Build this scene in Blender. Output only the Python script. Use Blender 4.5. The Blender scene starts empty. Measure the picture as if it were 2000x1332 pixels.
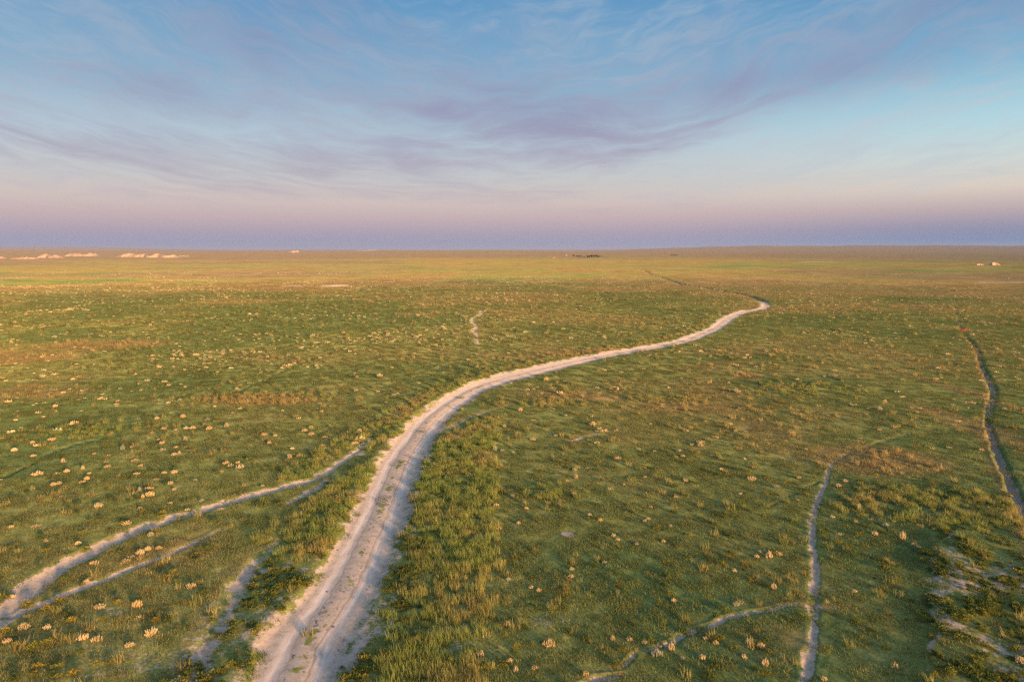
import bpy, math, random
import numpy as np
from mathutils import Vector

R = math.radians
rng = np.random.default_rng(7)
random.seed(7)
sc = bpy.context.scene
col = sc.collection

# ------------------------------------------------------------------ camera
CAMZ = 17.0                      # drone height above the plain, metres
F = 1389.0                       # focal length in photograph pixels (25 mm on a 36 mm sensor, 2000 px)
PITCH = math.atan((666 - 487.5) / F)
cam = bpy.data.cameras.new('camera')
cam.sensor_width = 36.0
cam.lens = 36.0 * F / 2000.0
cam.clip_start = 0.5
cam.clip_end = 90000
cam_o = bpy.data.objects.new('camera', cam)
cam_o.location = (0, 0, CAMZ)
cam_o.rotation_euler = (R(90) - PITCH, 0, 0)
col.objects.link(cam_o)
sc.camera = cam_o

# ------------------------------------------------------------------ node helpers
def lin(r, g, b, k=1.0):
    f = lambda c: (c / 255 / 12.92 if c / 255 <= .04045 else ((c / 255 + .055) / 1.055) ** 2.4) * k
    return (f(r), f(g), f(b), 1.0)

class NT:
    def __init__(s, nt): s.nt = nt
    def n(s, t, **kw):
        nd = s.nt.nodes.new(t)
        for k, v in kw.items(): setattr(nd, k, v)
        return nd
    def put(s, sock, v):
        if isinstance(v, bpy.types.NodeSocket): s.nt.links.new(v, sock)
        elif v is not None: sock.default_value = v
    def m(s, op, a, b=None, c=None, clamp=False):
        nd = s.n('ShaderNodeMath', operation=op, use_clamp=clamp)
        for i, v in enumerate((a, b, c)):
            if v is not None: s.put(nd.inputs[i], v)
        return nd.outputs[0]
    def mix(s, f, a, b, blend='MIX'):
        nd = s.n('ShaderNodeMix', data_type='RGBA', blend_type=blend)
        s.put(nd.inputs[0], f); s.put(nd.inputs[6], a); s.put(nd.inputs[7], b)
        return nd.outputs[2]
    def rng(s, v, a, b, c=0.0, d=1.0, smooth=True):
        nd = s.n('ShaderNodeMapRange', interpolation_type='SMOOTHSTEP' if smooth else 'LINEAR')
        s.put(nd.inputs[0], v)
        for i, x in enumerate((a, b, c, d)): nd.inputs[i + 1].default_value = x
        return nd.outputs[0]
    def ramp(s, v, stops, interp='LINEAR'):
        nd = s.n('ShaderNodeValToRGB'); cr = nd.color_ramp; cr.interpolation = interp
        while len(cr.elements) < len(stops): cr.elements.new(0.5)
        for e, (p, c) in zip(cr.elements, stops): e.position = p; e.color = c
        s.put(nd.inputs[0], v)
        return nd.outputs[0]
    def noise(s, vec, scale, detail=3.0, rough=0.55, dist=0.0, ntype=None):
        nd = s.n('ShaderNodeTexNoise'); nd.noise_dimensions = '3D'
        if vec is not None: s.put(nd.inputs['Vector'], vec)
        nd.inputs['Scale'].default_value = scale; nd.inputs['Detail'].default_value = detail
        nd.inputs['Roughness'].default_value = rough; nd.inputs['Distortion'].default_value = dist
        return nd.outputs[0]
    def comb(s, x, y, z):
        nd = s.n('ShaderNodeCombineXYZ')
        for i, v in enumerate((x, y, z)): s.put(nd.inputs[i], v)
        return nd.outputs[0]

EXPOSURE = 1.3                   # the photograph is exposed for the ground, the eastern sky is already dim
# ------------------------------------------------------------------ sun and sky (just before sunset, sun low behind the camera to the right)
SUN_EL = 6.5
SUN_AZ = 180 - 36                 # degrees clockwise from +Y (view direction): behind, to the right
sa, se = R(SUN_AZ), R(SUN_EL)
sundir = Vector((math.sin(sa) * math.cos(se), math.cos(sa) * math.cos(se), math.sin(se)))   # towards the sun
sl = bpy.data.lights.new('sun', 'SUN')
sl.energy = 4.4
sl.angle = R(5.0)
sl.color = (1.0, 0.58, 0.28)
so = bpy.data.objects.new('sun', sl)
so.rotation_euler = sundir.to_track_quat('Z', 'Y').to_euler()
col.objects.link(so)

world = bpy.data.worlds.new('World'); sc.world = world; world.use_nodes = True
w = NT(world.node_tree); w.nt.nodes.clear()
tc = w.n('ShaderNodeTexCoord')
sep = w.n('ShaderNodeSeparateXYZ'); w.put(sep.inputs[0], tc.outputs['Generated'])
dx, dy, dz = sep.outputs
el = w.m('MULTIPLY', w.m('ARCSINE', dz), 180 / math.pi)               # elevation in degrees
elr = w.rng(el, 0, 90, smooth=False)
az = w.m('MULTIPLY', w.m('ARCTAN2', dx, dy), 180 / math.pi)           # azimuth from view direction
def st(deg): return deg / 90
anti = w.ramp(elr, [(st(0), lin(150, 157, 184)), (st(.6), lin(156, 158, 184)), (st(1.3), lin(174, 161, 178)), (st(2.5), lin(200, 178, 180)),
                    (st(3.8), lin(212, 196, 190)), (st(5.6), lin(200, 202, 202)), (st(8.0), lin(184, 202, 214)), (st(12), lin(142, 178, 204)),
                    (st(18), lin(100, 153, 196)), (st(32), lin(104, 146, 194)), (st(55), lin(126, 146, 178)), (st(90), lin(126, 142, 172))])
side = w.ramp(elr, [(st(0), lin(116, 146, 184)), (st(.7), lin(120, 142, 178)), (st(1.5), lin(146, 146, 172)), (st(2.6), lin(188, 170, 174)),
                    (st(4.2), lin(222, 208, 194)), (st(6.2), lin(206, 218, 216)), (st(8.5), lin(178, 216, 226)), (st(12), lin(130, 184, 212)),
                    (st(18), lin(84, 144, 190)), (st(32), lin(98, 142, 192)), (st(55), lin(126, 146, 178)), (st(90), lin(126, 142, 172))])
# angle from the antisolar direction, horizontally
ca = w.m('ADD', w.m('MULTIPLY', dx, -math.sin(sa)), w.m('MULTIPLY', dy, -math.cos(sa)))
hl = w.m('SQRT', w.m('ADD', w.m('MULTIPLY', dx, dx), w.m('MULTIPLY', dy, dy)))
cang = w.m('DIVIDE', ca, w.m('MAXIMUM', hl, 0.001))
east = w.mix(w.rng(cang, math.cos(R(42)), math.cos(R(72))), anti, side)
# cirrus: long thin streaks that fan out gently to both sides
hs = w.m('MAXIMUM', hl, 0.001)
ax_, ay_ = w.m('DIVIDE', dx, hs), w.m('DIVIDE', dy, hs)
cv = w.m('SUBTRACT', w.m('LOGARITHM', w.m('ADD', w.m('MAXIMUM', el, 0.0), 4.0), math.e), w.m('MULTIPLY', w.m('SUBTRACT', 1.0, ay_), 2.0))
warp = w.m('MULTIPLY', w.m('SUBTRACT', w.noise(w.comb(w.m('MULTIPLY', ax_, 4.0), w.m('MULTIPLY', ay_, 4.0), w.m('MULTIPLY', cv, 2.0)), 1.0, 3, .55), .5), .45)
cvw = w.m('ADD', cv, warp)
def cirrus(rx, rv, z, detail, rough, dist):
    return w.noise(w.comb(w.m('MULTIPLY', ax_, rx), w.m('ADD', w.m('MULTIPLY', ay_, rx), z), w.m('MULTIPLY', cvw, rv)), 1.0, detail, rough, dist)
n1 = cirrus(2.6, 2.4, 0.0, 4, .55, .3)
n2 = cirrus(6.0, 9.0, 5.0, 6, .60, .4)
n3 = cirrus(16.0, 24.0, 9.0, 6, .62, .7)
def blob(a0, e0, sa_, se_, tilt=0.0):
    da = w.m('DIVIDE', w.m('SUBTRACT', az, a0), sa_)
    de = w.m('DIVIDE', w.m('SUBTRACT', w.m('SUBTRACT', el, e0), w.m('MULTIPLY', w.m('SUBTRACT', az, a0), tilt)), se_)
    return w.m('EXPONENT', w.m('MULTIPLY', w.m('ADD', w.m('MULTIPLY', da, da), w.m('MULTIPLY', de, de)), -1.0))
cover = None
for b, amp in ((blob(0, 9.8, 8.5, 2.0, 0.02), .27), (blob(12, 9.2, 10, 1.4, 0.06), .17), (blob(10, 7.0, 9, 1.2, .04), .16), (blob(-22, 6.8, 17, 1.5, -.03), .17),
               (blob(20, 12.2, 12, 1.3, 0.10), .17), (blob(28, 15.5, 12, 1.6, 0.14), .10), (blob(-4, 14, 18, 2.6, 0.0), .09), (blob(-12, 4.2, 22, 1.0), .13), (blob(-28, 11.0, 14, 1.5, -.12), .10), (blob(27, 6.5, 10, 2.6), -.5)):
    t = w.m('MULTIPLY', b, amp); cover = t if cover is None else w.m('ADD', cover, t)
craw = w.m('ADD', w.m('ADD', w.m('MULTIPLY', n1, 0.62), w.m('ADD', w.m('MULTIPLY', n2, 0.58), w.m('MULTIPLY', n3, 0.22))), cover)
cloud = w.rng(craw, 0.65, 1.10)
cloud = w.m('MULTIPLY', cloud, w.rng(el, 1.0, 5.0))
ccol = w.ramp(elr, [(st(0), lin(160, 146, 172)), (st(4), lin(184, 166, 178)), (st(8), lin(156, 150, 178)), (st(14), lin(130, 148, 184)), (st(20), lin(108, 138, 178)), (st(40), lin(126, 142, 172))])
pale = w.m('MULTIPLY', w.m('MULTIPLY', w.rng(w.m('ADD', w.m('MULTIPLY', n2, .6), w.m('MULTIPLY', n3, .5)), .44, .80), w.rng(el, 2.5, 6.0)), w.rng(el, 30, 11))
east = w.mix(w.m('MULTIPLY', pale, .72), east, lin(190, 200, 210))
east = w.mix(w.m('MULTIPLY', cloud, 0.88), east, ccol)
# the sunset side behind the camera: physical sky, bright and warm round the low sun
nish = w.n('ShaderNodeTexSky', sky_type='NISHITA', sun_disc=False)
nish.sun_elevation = se; nish.sun_rotation = sa
nish.air_density = 1.0; nish.dust_density = 1.2; nish.ozone_density = 2.0
nsk = w.mix(1.0, nish.outputs[0], (0.15, 0.15, 0.15, 1), 'MULTIPLY')
west = w.rng(cang, 0.25, -0.85)
zen = w.rng(hl, 0.25, 0.75)                                           # even overhead
east = w.mix(1.0, east, (2 ** -EXPOSURE,) * 3 + (1,), 'MULTIPLY')
skyc = w.mix(w.m('MULTIPLY', west, zen), east, w.mix(0.6, nsk, east, 'ADD'))
skyc = w.mix(w.rng(dz, 0.35, 0.9), skyc, w.mix(1.0, east, (1.6, 1.5, 1.4, 1), 'MULTIPLY'))
bg = w.n('ShaderNodeBackground'); w.put(bg.inputs[0], skyc); bg.inputs[1].default_value = 1.0
wo = w.n('ShaderNodeOutputWorld'); w.put(wo.inputs[0], bg.outputs[0])

sc.view_settings.view_transform = 'Standard'
sc.view_settings.look = 'None'
sc.view_settings.exposure = EXPOSURE
sc.view_settings.gamma = 1.0
sc.cycles.max_bounces = 3
sc.cycles.diffuse_bounces = 1
sc.cycles.volume_bounces = 0
sc.cycles.use_denoising = False

# ------------------------------------------------------------------ numeric helpers
_perm = np.random.default_rng(3).random((256, 256))
def vnoise(x, y, seed=0):
    x = np.asarray(x, float) + seed * 17.31; y = np.asarray(y, float) + seed * 9.77
    xi = np.floor(x).astype(np.int64); yi = np.floor(y).astype(np.int64)
    fx = x - xi; fy = y - yi
    fx = fx * fx * fx * (fx * (fx * 6 - 15) + 10); fy = fy * fy * fy * (fy * (fy * 6 - 15) + 10)
    a = _perm[xi & 255, yi & 255]; b = _perm[(xi + 1) & 255, yi & 255]
    c = _perm[xi & 255, (yi + 1) & 255]; d = _perm[(xi + 1) & 255, (yi + 1) & 255]
    return (a * (1 - fx) + b * fx) * (1 - fy) + (c * (1 - fx) + d * fx) * fy
def fbm(x, y, L, octs=4, seed=0, gain=0.5):
    s = 0; a = 1; t = 0; f = 1.0 / L
    for o in range(octs):
        s = s + a * vnoise(x * f, y * f, seed + o * 3); t += a; a *= gain; f *= 2.03
    return s / t                                                      # about 0..1, mean .5
def sst(e0, e1, v):
    t = np.clip((v - e0) / (e1 - e0), 0, 1); return t * t * (3 - 2 * t)

def base_h(x, y):
    d = np.hypot(x, y); a = np.degrees(np.arctan2(x, y))
    h = (fbm(x, y, 55, 3, 1) - .5) * .55 * sst(20, 70, d)
    h = h + (fbm(x, y, 380, 3, 5) - .5) * 5.0 * sst(160, 900, d)
    h = h + (fbm(x, y, 2600, 4, 9) - .5) * 22 * sst(1800, 6000, d)
    # far rise on the right, low swells on the left, a blue ridge very far left
    h = h + 58 * np.exp(-((d - 8500) / 2200) ** 2) * sst(4, 20, a) * (.75 + .5 * fbm(a * 100, d * .01, 380, 3, 12)) * (1 - sst(50, 70, a))
    h = h + 10 * np.exp(-((d - 5200) / 1500) ** 2) * (1 - sst(-2, 6, a)) * sst(-70, -50, a)
    h = h + 60 * np.exp(-((d - 15000) / 2500) ** 2) * (1 - sst(-31, -22, a)) * sst(-70, -55, a)
    h = h + 3.0 * np.exp(-((d - 560) / 130) ** 2) * np.exp(-((a - 9) / 12) ** 2) * .6
    return h

sp_, cp_ = math.sin(PITCH), math.cos(PITCH)
def at(x, y):
    """ground point seen at photograph pixel (x, y): a real place on the plain"""
    u = (x - 1000) / F; v = (666 - y) / F
    D = np.array([u, cp_ + v * sp_, -sp_ + v * cp_])
    z = 0.0
    for _ in range(4 if y > 545 else 1):
        t = (z - CAMZ) / D[2]; X, Y = D[0] * t, D[1] * t
        z = float(base_h(np.array([X]), np.array([Y]))[0])
    return X, Y
def depth(y): return CAMZ / (sp_ + (y - 666) / F * cp_)
def ats(pts): return np.array([at(*p) for p in pts])
def to_px(x, y, z):
    yy = y * cp_ - (z - CAMZ) * sp_; zz = y * sp_ + (z - CAMZ) * cp_
    return 1000 + F * x / yy, 666 - F * zz / yy

def smooth_line(P, wd=None, n=6):
    P = np.asarray(P, float); Q = []; W = []
    wd = np.full(len(P), 1.0) if wd is None else np.asarray(wd, float)
    for i in range(len(P) - 1):
        p0, p1, p2, p3 = P[max(i - 1, 0)], P[i], P[i + 1], P[min(i + 2, len(P) - 1)]
        for k_ in range(n):
            t = k_ / n
            Q.append(.5 * (2 * p1 + (p2 - p0) * t + (2 * p0 - 5 * p1 + 4 * p2 - p3) * t * t + (3 * p1 - p0 - 3 * p2 + p3) * t ** 3))
            W.append(wd[i] * (1 - t) + wd[i + 1] * t)
    Q.append(P[-1]); W.append(wd[-1])
    return np.array(Q), np.array(W)

def ext(P, m):
    """carry a track on beyond what the photograph shows"""
    P = np.asarray(P, float); e = P[0] - P[1]; return np.vstack([P[0] + e / np.linalg.norm(e) * m, P])

class Line:
    """polyline on the ground; field() gives signed lateral distance (left of travel is positive), half-width and distance along it"""
    def __init__(s, P, wd, reach):
        s.P, s.W = smooth_line(P, wd); s.reach = reach
        s.L = np.concatenate([[0], np.cumsum(np.hypot(*np.diff(s.P, axis=0).T))])
    def field(s, x, y):
        n = len(x); best = np.full(n, 1e9); lat = np.full(n, 1e9); hw = np.ones(n); al = np.zeros(n); r = s.reach
        lo, hi = s.P.min(0) - r, s.P.max(0) + r
        idx0 = np.nonzero((x > lo[0]) & (x < hi[0]) & (y > lo[1]) & (y < hi[1]))[0]
        for i in range(len(s.P) - 1):
            a, b = s.P[i], s.P[i + 1]; e = b - a; l2 = e @ e
            if l2 < 1e-9: continue
            xs, ys = x[idx0], y[idx0]
            m = (xs > min(a[0], b[0]) - r) & (xs < max(a[0], b[0]) + r) & (ys > min(a[1], b[1]) - r) & (ys < max(a[1], b[1]) + r)
            ii = idx0[m]
            if not len(ii): continue
            qx, qy = x[ii] - a[0], y[ii] - a[1]
            t = np.clip((qx * e[0] + qy * e[1]) / l2, 0, 1)
            rx, ry = qx - t * e[0], qy - t * e[1]; dd = np.hypot(rx, ry)
            up = dd < best[ii]; jj = ii[up]
            best[jj] = dd[up]; sg = np.sign(e[0] * ry[up] - e[1] * rx[up]); sg[sg == 0] = 1
            lat[jj] = dd[up] * sg; hw[jj] = s.W[i] + (s.W[i + 1] - s.W[i]) * t[up]; al[jj] = s.L[i] + math.sqrt(l2) * t[up]
        return lat, hw, al

class Patch:
    """soft polygon or ellipse on the ground; value() is 1 inside, 0 outside"""
    def __init__(s, poly=None, ell=None, soft=1.0, amp=1.0, rot=0.0):
        s.soft = soft; s.amp = amp; s.poly = ats(poly) if poly else None
        if ell:
            cx, cy, rx, ry = ell
            s.c = at(cx, cy); s.rx = rx / F * depth(cy)
            s.ry = abs(at(cx, cy - ry)[1] - at(cx, cy + ry)[1]) / 2; s.rot = rot
    def value(s, x, y):
        if s.poly is None:
            qx, qy = x - s.c[0], y - s.c[1]
            c_, s_ = math.cos(s.rot), math.sin(s.rot)
            q = np.hypot((qx * c_ + qy * s_) / s.rx, (-qx * s_ + qy * c_) / s.ry)
            return s.amp * (1 - sst(.55, 1.25, q))
        ins = np.zeros(len(x), bool); dist = np.full(len(x), 1e9); P = s.poly
        lo, hi = P.min(0) - s.soft * 2, P.max(0) + s.soft * 2
        ii = np.nonzero((x > lo[0]) & (x < hi[0]) & (y > lo[1]) & (y < hi[1]))[0]
        X, Y = x[ii], y[ii]; inn = np.zeros(len(ii), bool); dd = np.full(len(ii), 1e9)
        for i in range(len(P)):
            a, b = P[i], P[(i + 1) % len(P)]; e = b - a
            c_ = ((a[1] > Y) != (b[1] > Y)) & (X < (b[0] - a[0]) * (Y - a[1]) / (b[1] - a[1] + 1e-12) + a[0]); inn ^= c_
            t = np.clip(((X - a[0]) * e[0] + (Y - a[1]) * e[1]) / (e @ e), 0, 1)
            dd = np.minimum(dd, np.hypot(X - a[0] - t * e[0], Y - a[1] - t * e[1]))
        out = np.zeros(len(x)); out[ii] = s.amp * sst(-s.soft, s.soft, np.where(inn, dd, -dd)); return out

# ------------------------------------------------------------------ where things lie on the plain
RE = [((452, 1400), (612, 1400)), ((480, 1332), (652, 1332)), ((520, 1239), (697, 1239)), ((604, 1150), (738, 1150)), ((666, 1060), (764, 1060)), ((698, 1000), (786, 1000)), ((712, 960), (803, 960)),
      ((742, 900), (823, 900)), ((776, 860), (842, 860)), ((802, 830), (860, 830)), ((834, 800), (888, 803)), ((880, 770), (926, 775)), ((918, 750), (962, 757)),
      ((985, 727), (1010, 745)), ((1095, 703), (1105, 718)), ((1198, 685), (1204, 694.5)), ((1288, 671), (1294, 678.5)), ((1338, 659), (1348, 667)),
      ((1360, 650), (1376, 656)), ((1388, 637), (1411, 641)), ((1408, 621), (1433, 624)), ((1428, 611), (1448, 617)), ((1458, 604), (1464, 610)), ((1480, 601), (1488, 607.5)),
      ((1489, 596), (1503, 598)), ((1480, 588.5), (1495, 586.5)), ((1466, 582.5), (1476, 579)), ((1444, 576), (1449, 572.5)), ((1396, 567), (1399, 564)), ((1356, 560), (1358, 557.5)),
      ((1329, 556), (1331, 553.5)), ((1311, 549.5), (1313, 547)), ((1285, 543.5), (1287, 541)), ((1268, 539.5), (1270, 537)), ((1258, 534), (1261, 531.5))]
rl, rr = ats([e[0] for e in RE]), ats([e[1] for e in RE])
road_c = (rl + rr) / 2
road_w = []
for i in range(len(RE)):
    tdir = road_c[min(i + 1, len(RE) - 1)] - road_c[max(i - 1, 0)]; tdir /= np.linalg.norm(tdir)
    e = rl[i] - rr[i]; road_w.append(abs(tdir[0] * e[1] - tdir[1] * e[0]) / 2)
road_w = np.clip(road_w, np.interp(np.arange(len(road_w)), [17, 22], [1.75, 1.25]), np.interp(np.arange(len(road_w)), [17, 23], [2.3, 1.5]))
ROAD = Line(ext(road_c, 22), np.concatenate([road_w[:1], road_w]), 9.0)
AL_BEND = float(ROAD.L[25 * 6])
SIDE = Line(ext(ats([(-90, 1262), (-40, 1228), (0, 1197), (60, 1152), (115, 1108), (168, 1081), (220, 1055), (280, 1031), (350, 1008), (430, 985), (500, 966), (560, 950), (612, 935), (645, 918), (690, 885), (726, 858)]), 28),
            [.58, .58, .58, .58, .56, .56, .56, .54, .52, .50, .47, .45, .44, .42, .34, .26, .2], 3.0)
THIN = Line(ext(ats([(-80, 1275), (-30, 1240), (20, 1208), (100, 1170), (180, 1140), (260, 1108), (350, 1072), (430, 1035)]), 28), [.3, .3, .3, .3, .28, .25, .25, .22, .1], 2.0)
FOOT = Line(ext(ats([(1570, 1400), (1574, 1340), (1580, 1290), (1588, 1240), (1592, 1190), (1590, 1150), (1592, 1100), (1586, 1060), (1586, 1020), (1598, 975), (1612, 940), (1625, 905), (1650, 887)]), 12),
            [.19, .19, .2, .2, .2, .24, .22, .21, .19, .21, .18, .16, .13, .1], 2.5)
GULLY = Line(ats([(2120, 1220), (2070, 1120), (2040, 1070), (2012, 1012), (1990, 975), (1975, 945), (1962, 915), (1948, 882), (1936, 850), (1929, 820), (1931, 800), (1937, 785), (1939, 762), (1928, 735), (1918, 715), (1911, 690), (1904, 676), (1890, 660), (1880, 645), (1873, 622), (1864, 590), (1858, 560)]),
             [.36, .36, .36, .34, .32, .30, .30, .28, .24, .2, .2, .25, .28, .26, .22, .22, .2, .12, .1, .14, .05, .03], 5.0)
SOILS = [(Line(ats(p), wd, 3.0), amp, dp) for p, wd, amp, dp in (
    ([(392, 1290), (410, 1255), (440, 1200), (478, 1132), (512, 1088), (545, 1056)], [.4, .5, .5, .55, .5, .2], .70, .08),
    ([(560, 985), (590, 968), (612, 958), (640, 938)], [.12, .25, .3, .15], 1.0, .12),
    ([(1130, 1345), (1165, 1328), (1212, 1316)], [.2, .22, .1], 1.0, .14), ([(1216, 1300), (1238, 1276)], [.12, .12], .9, .12),
    ([(1262, 1268), (1310, 1255), (1335, 1238), (1392, 1221), (1430, 1203), (1500, 1191), (1545, 1181), (1592, 1187)], [.12, .15, .17, .16, .14, .13, .1, .1], .78, .12),
    ([(1596, 1190), (1628, 1189), (1660, 1186)], [.10, .10, .04], .45, .05),
    ([(1113, 862), (1140, 856), (1166, 847)], [.15, .22, .12], .95, .15),
    ([(946, 604), (936, 610), (940, 614), (924, 621), (921, 629), (930, 637), (924, 646), (932, 655), (928, 664), (936, 673)], [.2, .4, .45, .5, .45, .35, .45, .3, .3, .15], 1.1, .04),
    ([(850, 722), (872, 712), (912, 704)], [.2, .3, .2], .7, .2), ([(860, 842), (890, 830), (925, 812), (1000, 790)], [.25, .4, .3, .1], .7, .08), ([(1640, 893), (1700, 870), (1760, 852), (1800, 846)], [.1, .15, .15, .1], .35, .15))]
TRAILS = [(Line(ats(p), wd, 3.0), dp) for p, wd, dp in (
    ([(400, 790), (450, 770), (520, 740), (580, 712), (640, 690), (700, 675), (770, 650)], [.1, .2, .25, .28, .28, .28, .1], .22),
    ([(-60, 965), (0, 935), (60, 905), (110, 880), (160, 865), (240, 848)], [.18, .2, .2, .2, .18, .06], .2),
    ([(1500, 990), (1640, 930), (1690, 1000), (1740, 1040), (1800, 1085)], [.05, .05, .08, .1, .05], .12))]
SCARP = Line(ats([(1852, 1045), (1828, 1065), (1830, 1100), (1818, 1132), (1814, 1182), (1824, 1232), (1812, 1270), (1818, 1340)]), [.3] * 8, 3.0)
DRAIN = Line(ats([(1115, 700), (1000, 722), (940, 742), (880, 765)]), [.4, .5, .5, .3], 3.0)

BARE = [Patch(ell=(1107, 1044, 19, 6.5), amp=1.25), Patch(ell=(655, 558, 30, 1.8), amp=1.3), Patch(ell=(1858, 1086, 34, 20), amp=.58), Patch(ell=(1898, 1112, 40, 18), amp=.55), Patch(ell=(1880, 1150, 40, 16), amp=.5), Patch(ell=(1840, 1215, 24, 30), amp=.5), Patch(ell=(575, 558, 40, 1.0), amp=.6), Patch(ell=(1955, 552, 70, 1.6), amp=.6), Patch(ell=(760, 551, 14, 1.2), amp=.6),
        Patch(ell=(1330, 528, 70, 1.0), amp=.5), Patch(ell=(1100, 518, 200, 1.6), amp=.3), Patch(ell=(700, 884, 20, 8), amp=.7), Patch(ell=(985, 491.5, 14, .5), amp=1.0), Patch(ell=(1600, 512, 50, .8), amp=.6),
        Patch(ell=(720, 492.5, 10, .5), amp=.9), Patch(ell=(225, 1195, 40, 14), amp=.42), Patch(ell=(260, 1290, 160, 30), amp=.40), Patch(ell=(1080, 1215, 60, 20), amp=.45), Patch(ell=(1345, 1260, 60, 20), amp=.34),
        Patch(ell=(690, 1260, 40, 70), amp=.62), Patch(ell=(775, 1180, 60, 110), amp=.36), Patch(ell=(455, 1200, 90, 120), amp=.40), Patch(ell=(1480, 960, 40, 14), amp=.25), Patch(ell=(900, 1230, 50, 60), amp=.4)]
WEEDY = [Patch(poly=[(1828, 1058), (1850, 1030), (1960, 1060), (2100, 1080), (2150, 1400), (1830, 1400), (1815, 1180)], soft=.8),
         Patch(poly=[(655, 1345), (745, 1130), (800, 1010), (850, 1010), (800, 1150), (790, 1345)], soft=.7),
         Patch(poly=[(300, 1345), (430, 1240), (500, 1110), (600, 1085), (640, 1080), (560, 1190), (480, 1345)], soft=.6)]
TALL = [Patch(poly=[(830, 905), (870, 850), (930, 820), (975, 815), (972, 960), (968, 1060), (965, 1180), (945, 1360), (740, 1360), (775, 1180), (790, 1060), (805, 960)], soft=.5, amp=1.0),
        Patch(poly=[(500, 1050), (560, 1020), (640, 950), (725, 900), (740, 908), (695, 1000), (650, 1075), (580, 1100), (525, 1072)], soft=.5, amp=1.0),
        Patch(poly=[(690, 885), (730, 850), (790, 800), (870, 758), (960, 725), (990, 722), (905, 752), (830, 796), (770, 858), (730, 880)], soft=.6, amp=.8),
        Patch(poly=[(560, 910), (680, 850), (760, 800), (850, 770), (800, 800), (720, 860), (640, 905), (570, 945)], soft=.8, amp=.55),
        Patch(ell=(505, 780, 140, 11), amp=.75), Patch(ell=(170, 842, 110, 16), amp=.45), Patch(ell=(1830, 990, 190, 42), amp=.9), Patch(ell=(1066, 962, 30, 15), amp=.9),
        Patch(ell=(1310, 780, 110, 7), amp=.6), Patch(ell=(1080, 788, 110, 7), amp=.55), Patch(ell=(1560, 762, 120, 14), amp=.35), Patch(ell=(590, 930, 40, 8), amp=.7), Patch(ell=(1480, 1190, 60, 10), amp=.4)]
GOLD = [Patch(ell=(505, 780, 150, 12), amp=.5), Patch(ell=(230, 672, 120, 12), amp=.7), Patch(ell=(60, 690, 120, 26), amp=.55), Patch(ell=(90, 760, 120, 40), amp=.35), Patch(ell=(1720, 900, 130, 36), amp=.55), Patch(ell=(1950, 850, 60, 80), amp=.55),
        Patch(ell=(1330, 795, 110, 14), amp=.4), Patch(ell=(1930, 630, 25, 3), amp=.9), Patch(ell=(1120, 775, 110, 10), amp=.4), Patch(ell=(1460, 735, 30, 10), amp=.7), Patch(ell=(1090, 690, 200, 14), amp=.35), Patch(ell=(1900, 770, 20, 60), amp=.6),
        Patch(ell=(820, 614, 60, 4), amp=.6), Patch(ell=(740, 585, 60, 2.5), amp=.6), Patch(ell=(1500, 1260, 120, 50), amp=.3), Patch(ell=(1390, 770, 60, 60), amp=.2)]
LUSH = [Patch(ell=(560, 582, 150, 3.5), amp=1.0), Patch(ell=(900, 600, 60, 4), amp=.5), Patch(ell=(1570, 745, 150, 12), amp=.9), Patch(ell=(1300, 700, 200, 10), amp=.4), Patch(ell=(830, 745, 60, 14), amp=.6), Patch(ell=(500, 720, 300, 36), amp=.4),
        Patch(ell=(1030, 800, 130, 20), amp=.5), Patch(ell=(360, 890, 220, 60), amp=.4), Patch(ell=(1930, 508, 60, 1.6), amp=1.0), Patch(ell=(1480, 700, 120, 9), amp=.5), Patch(ell=(1690, 860, 130, 16), amp=.4), Patch(ell=(1120, 640, 160, 6), amp=.5), Patch(ell=(1960, 705, 60, 8), amp=.6),
        Patch(ell=(1800, 575, 120, 3), amp=.4)]

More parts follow.
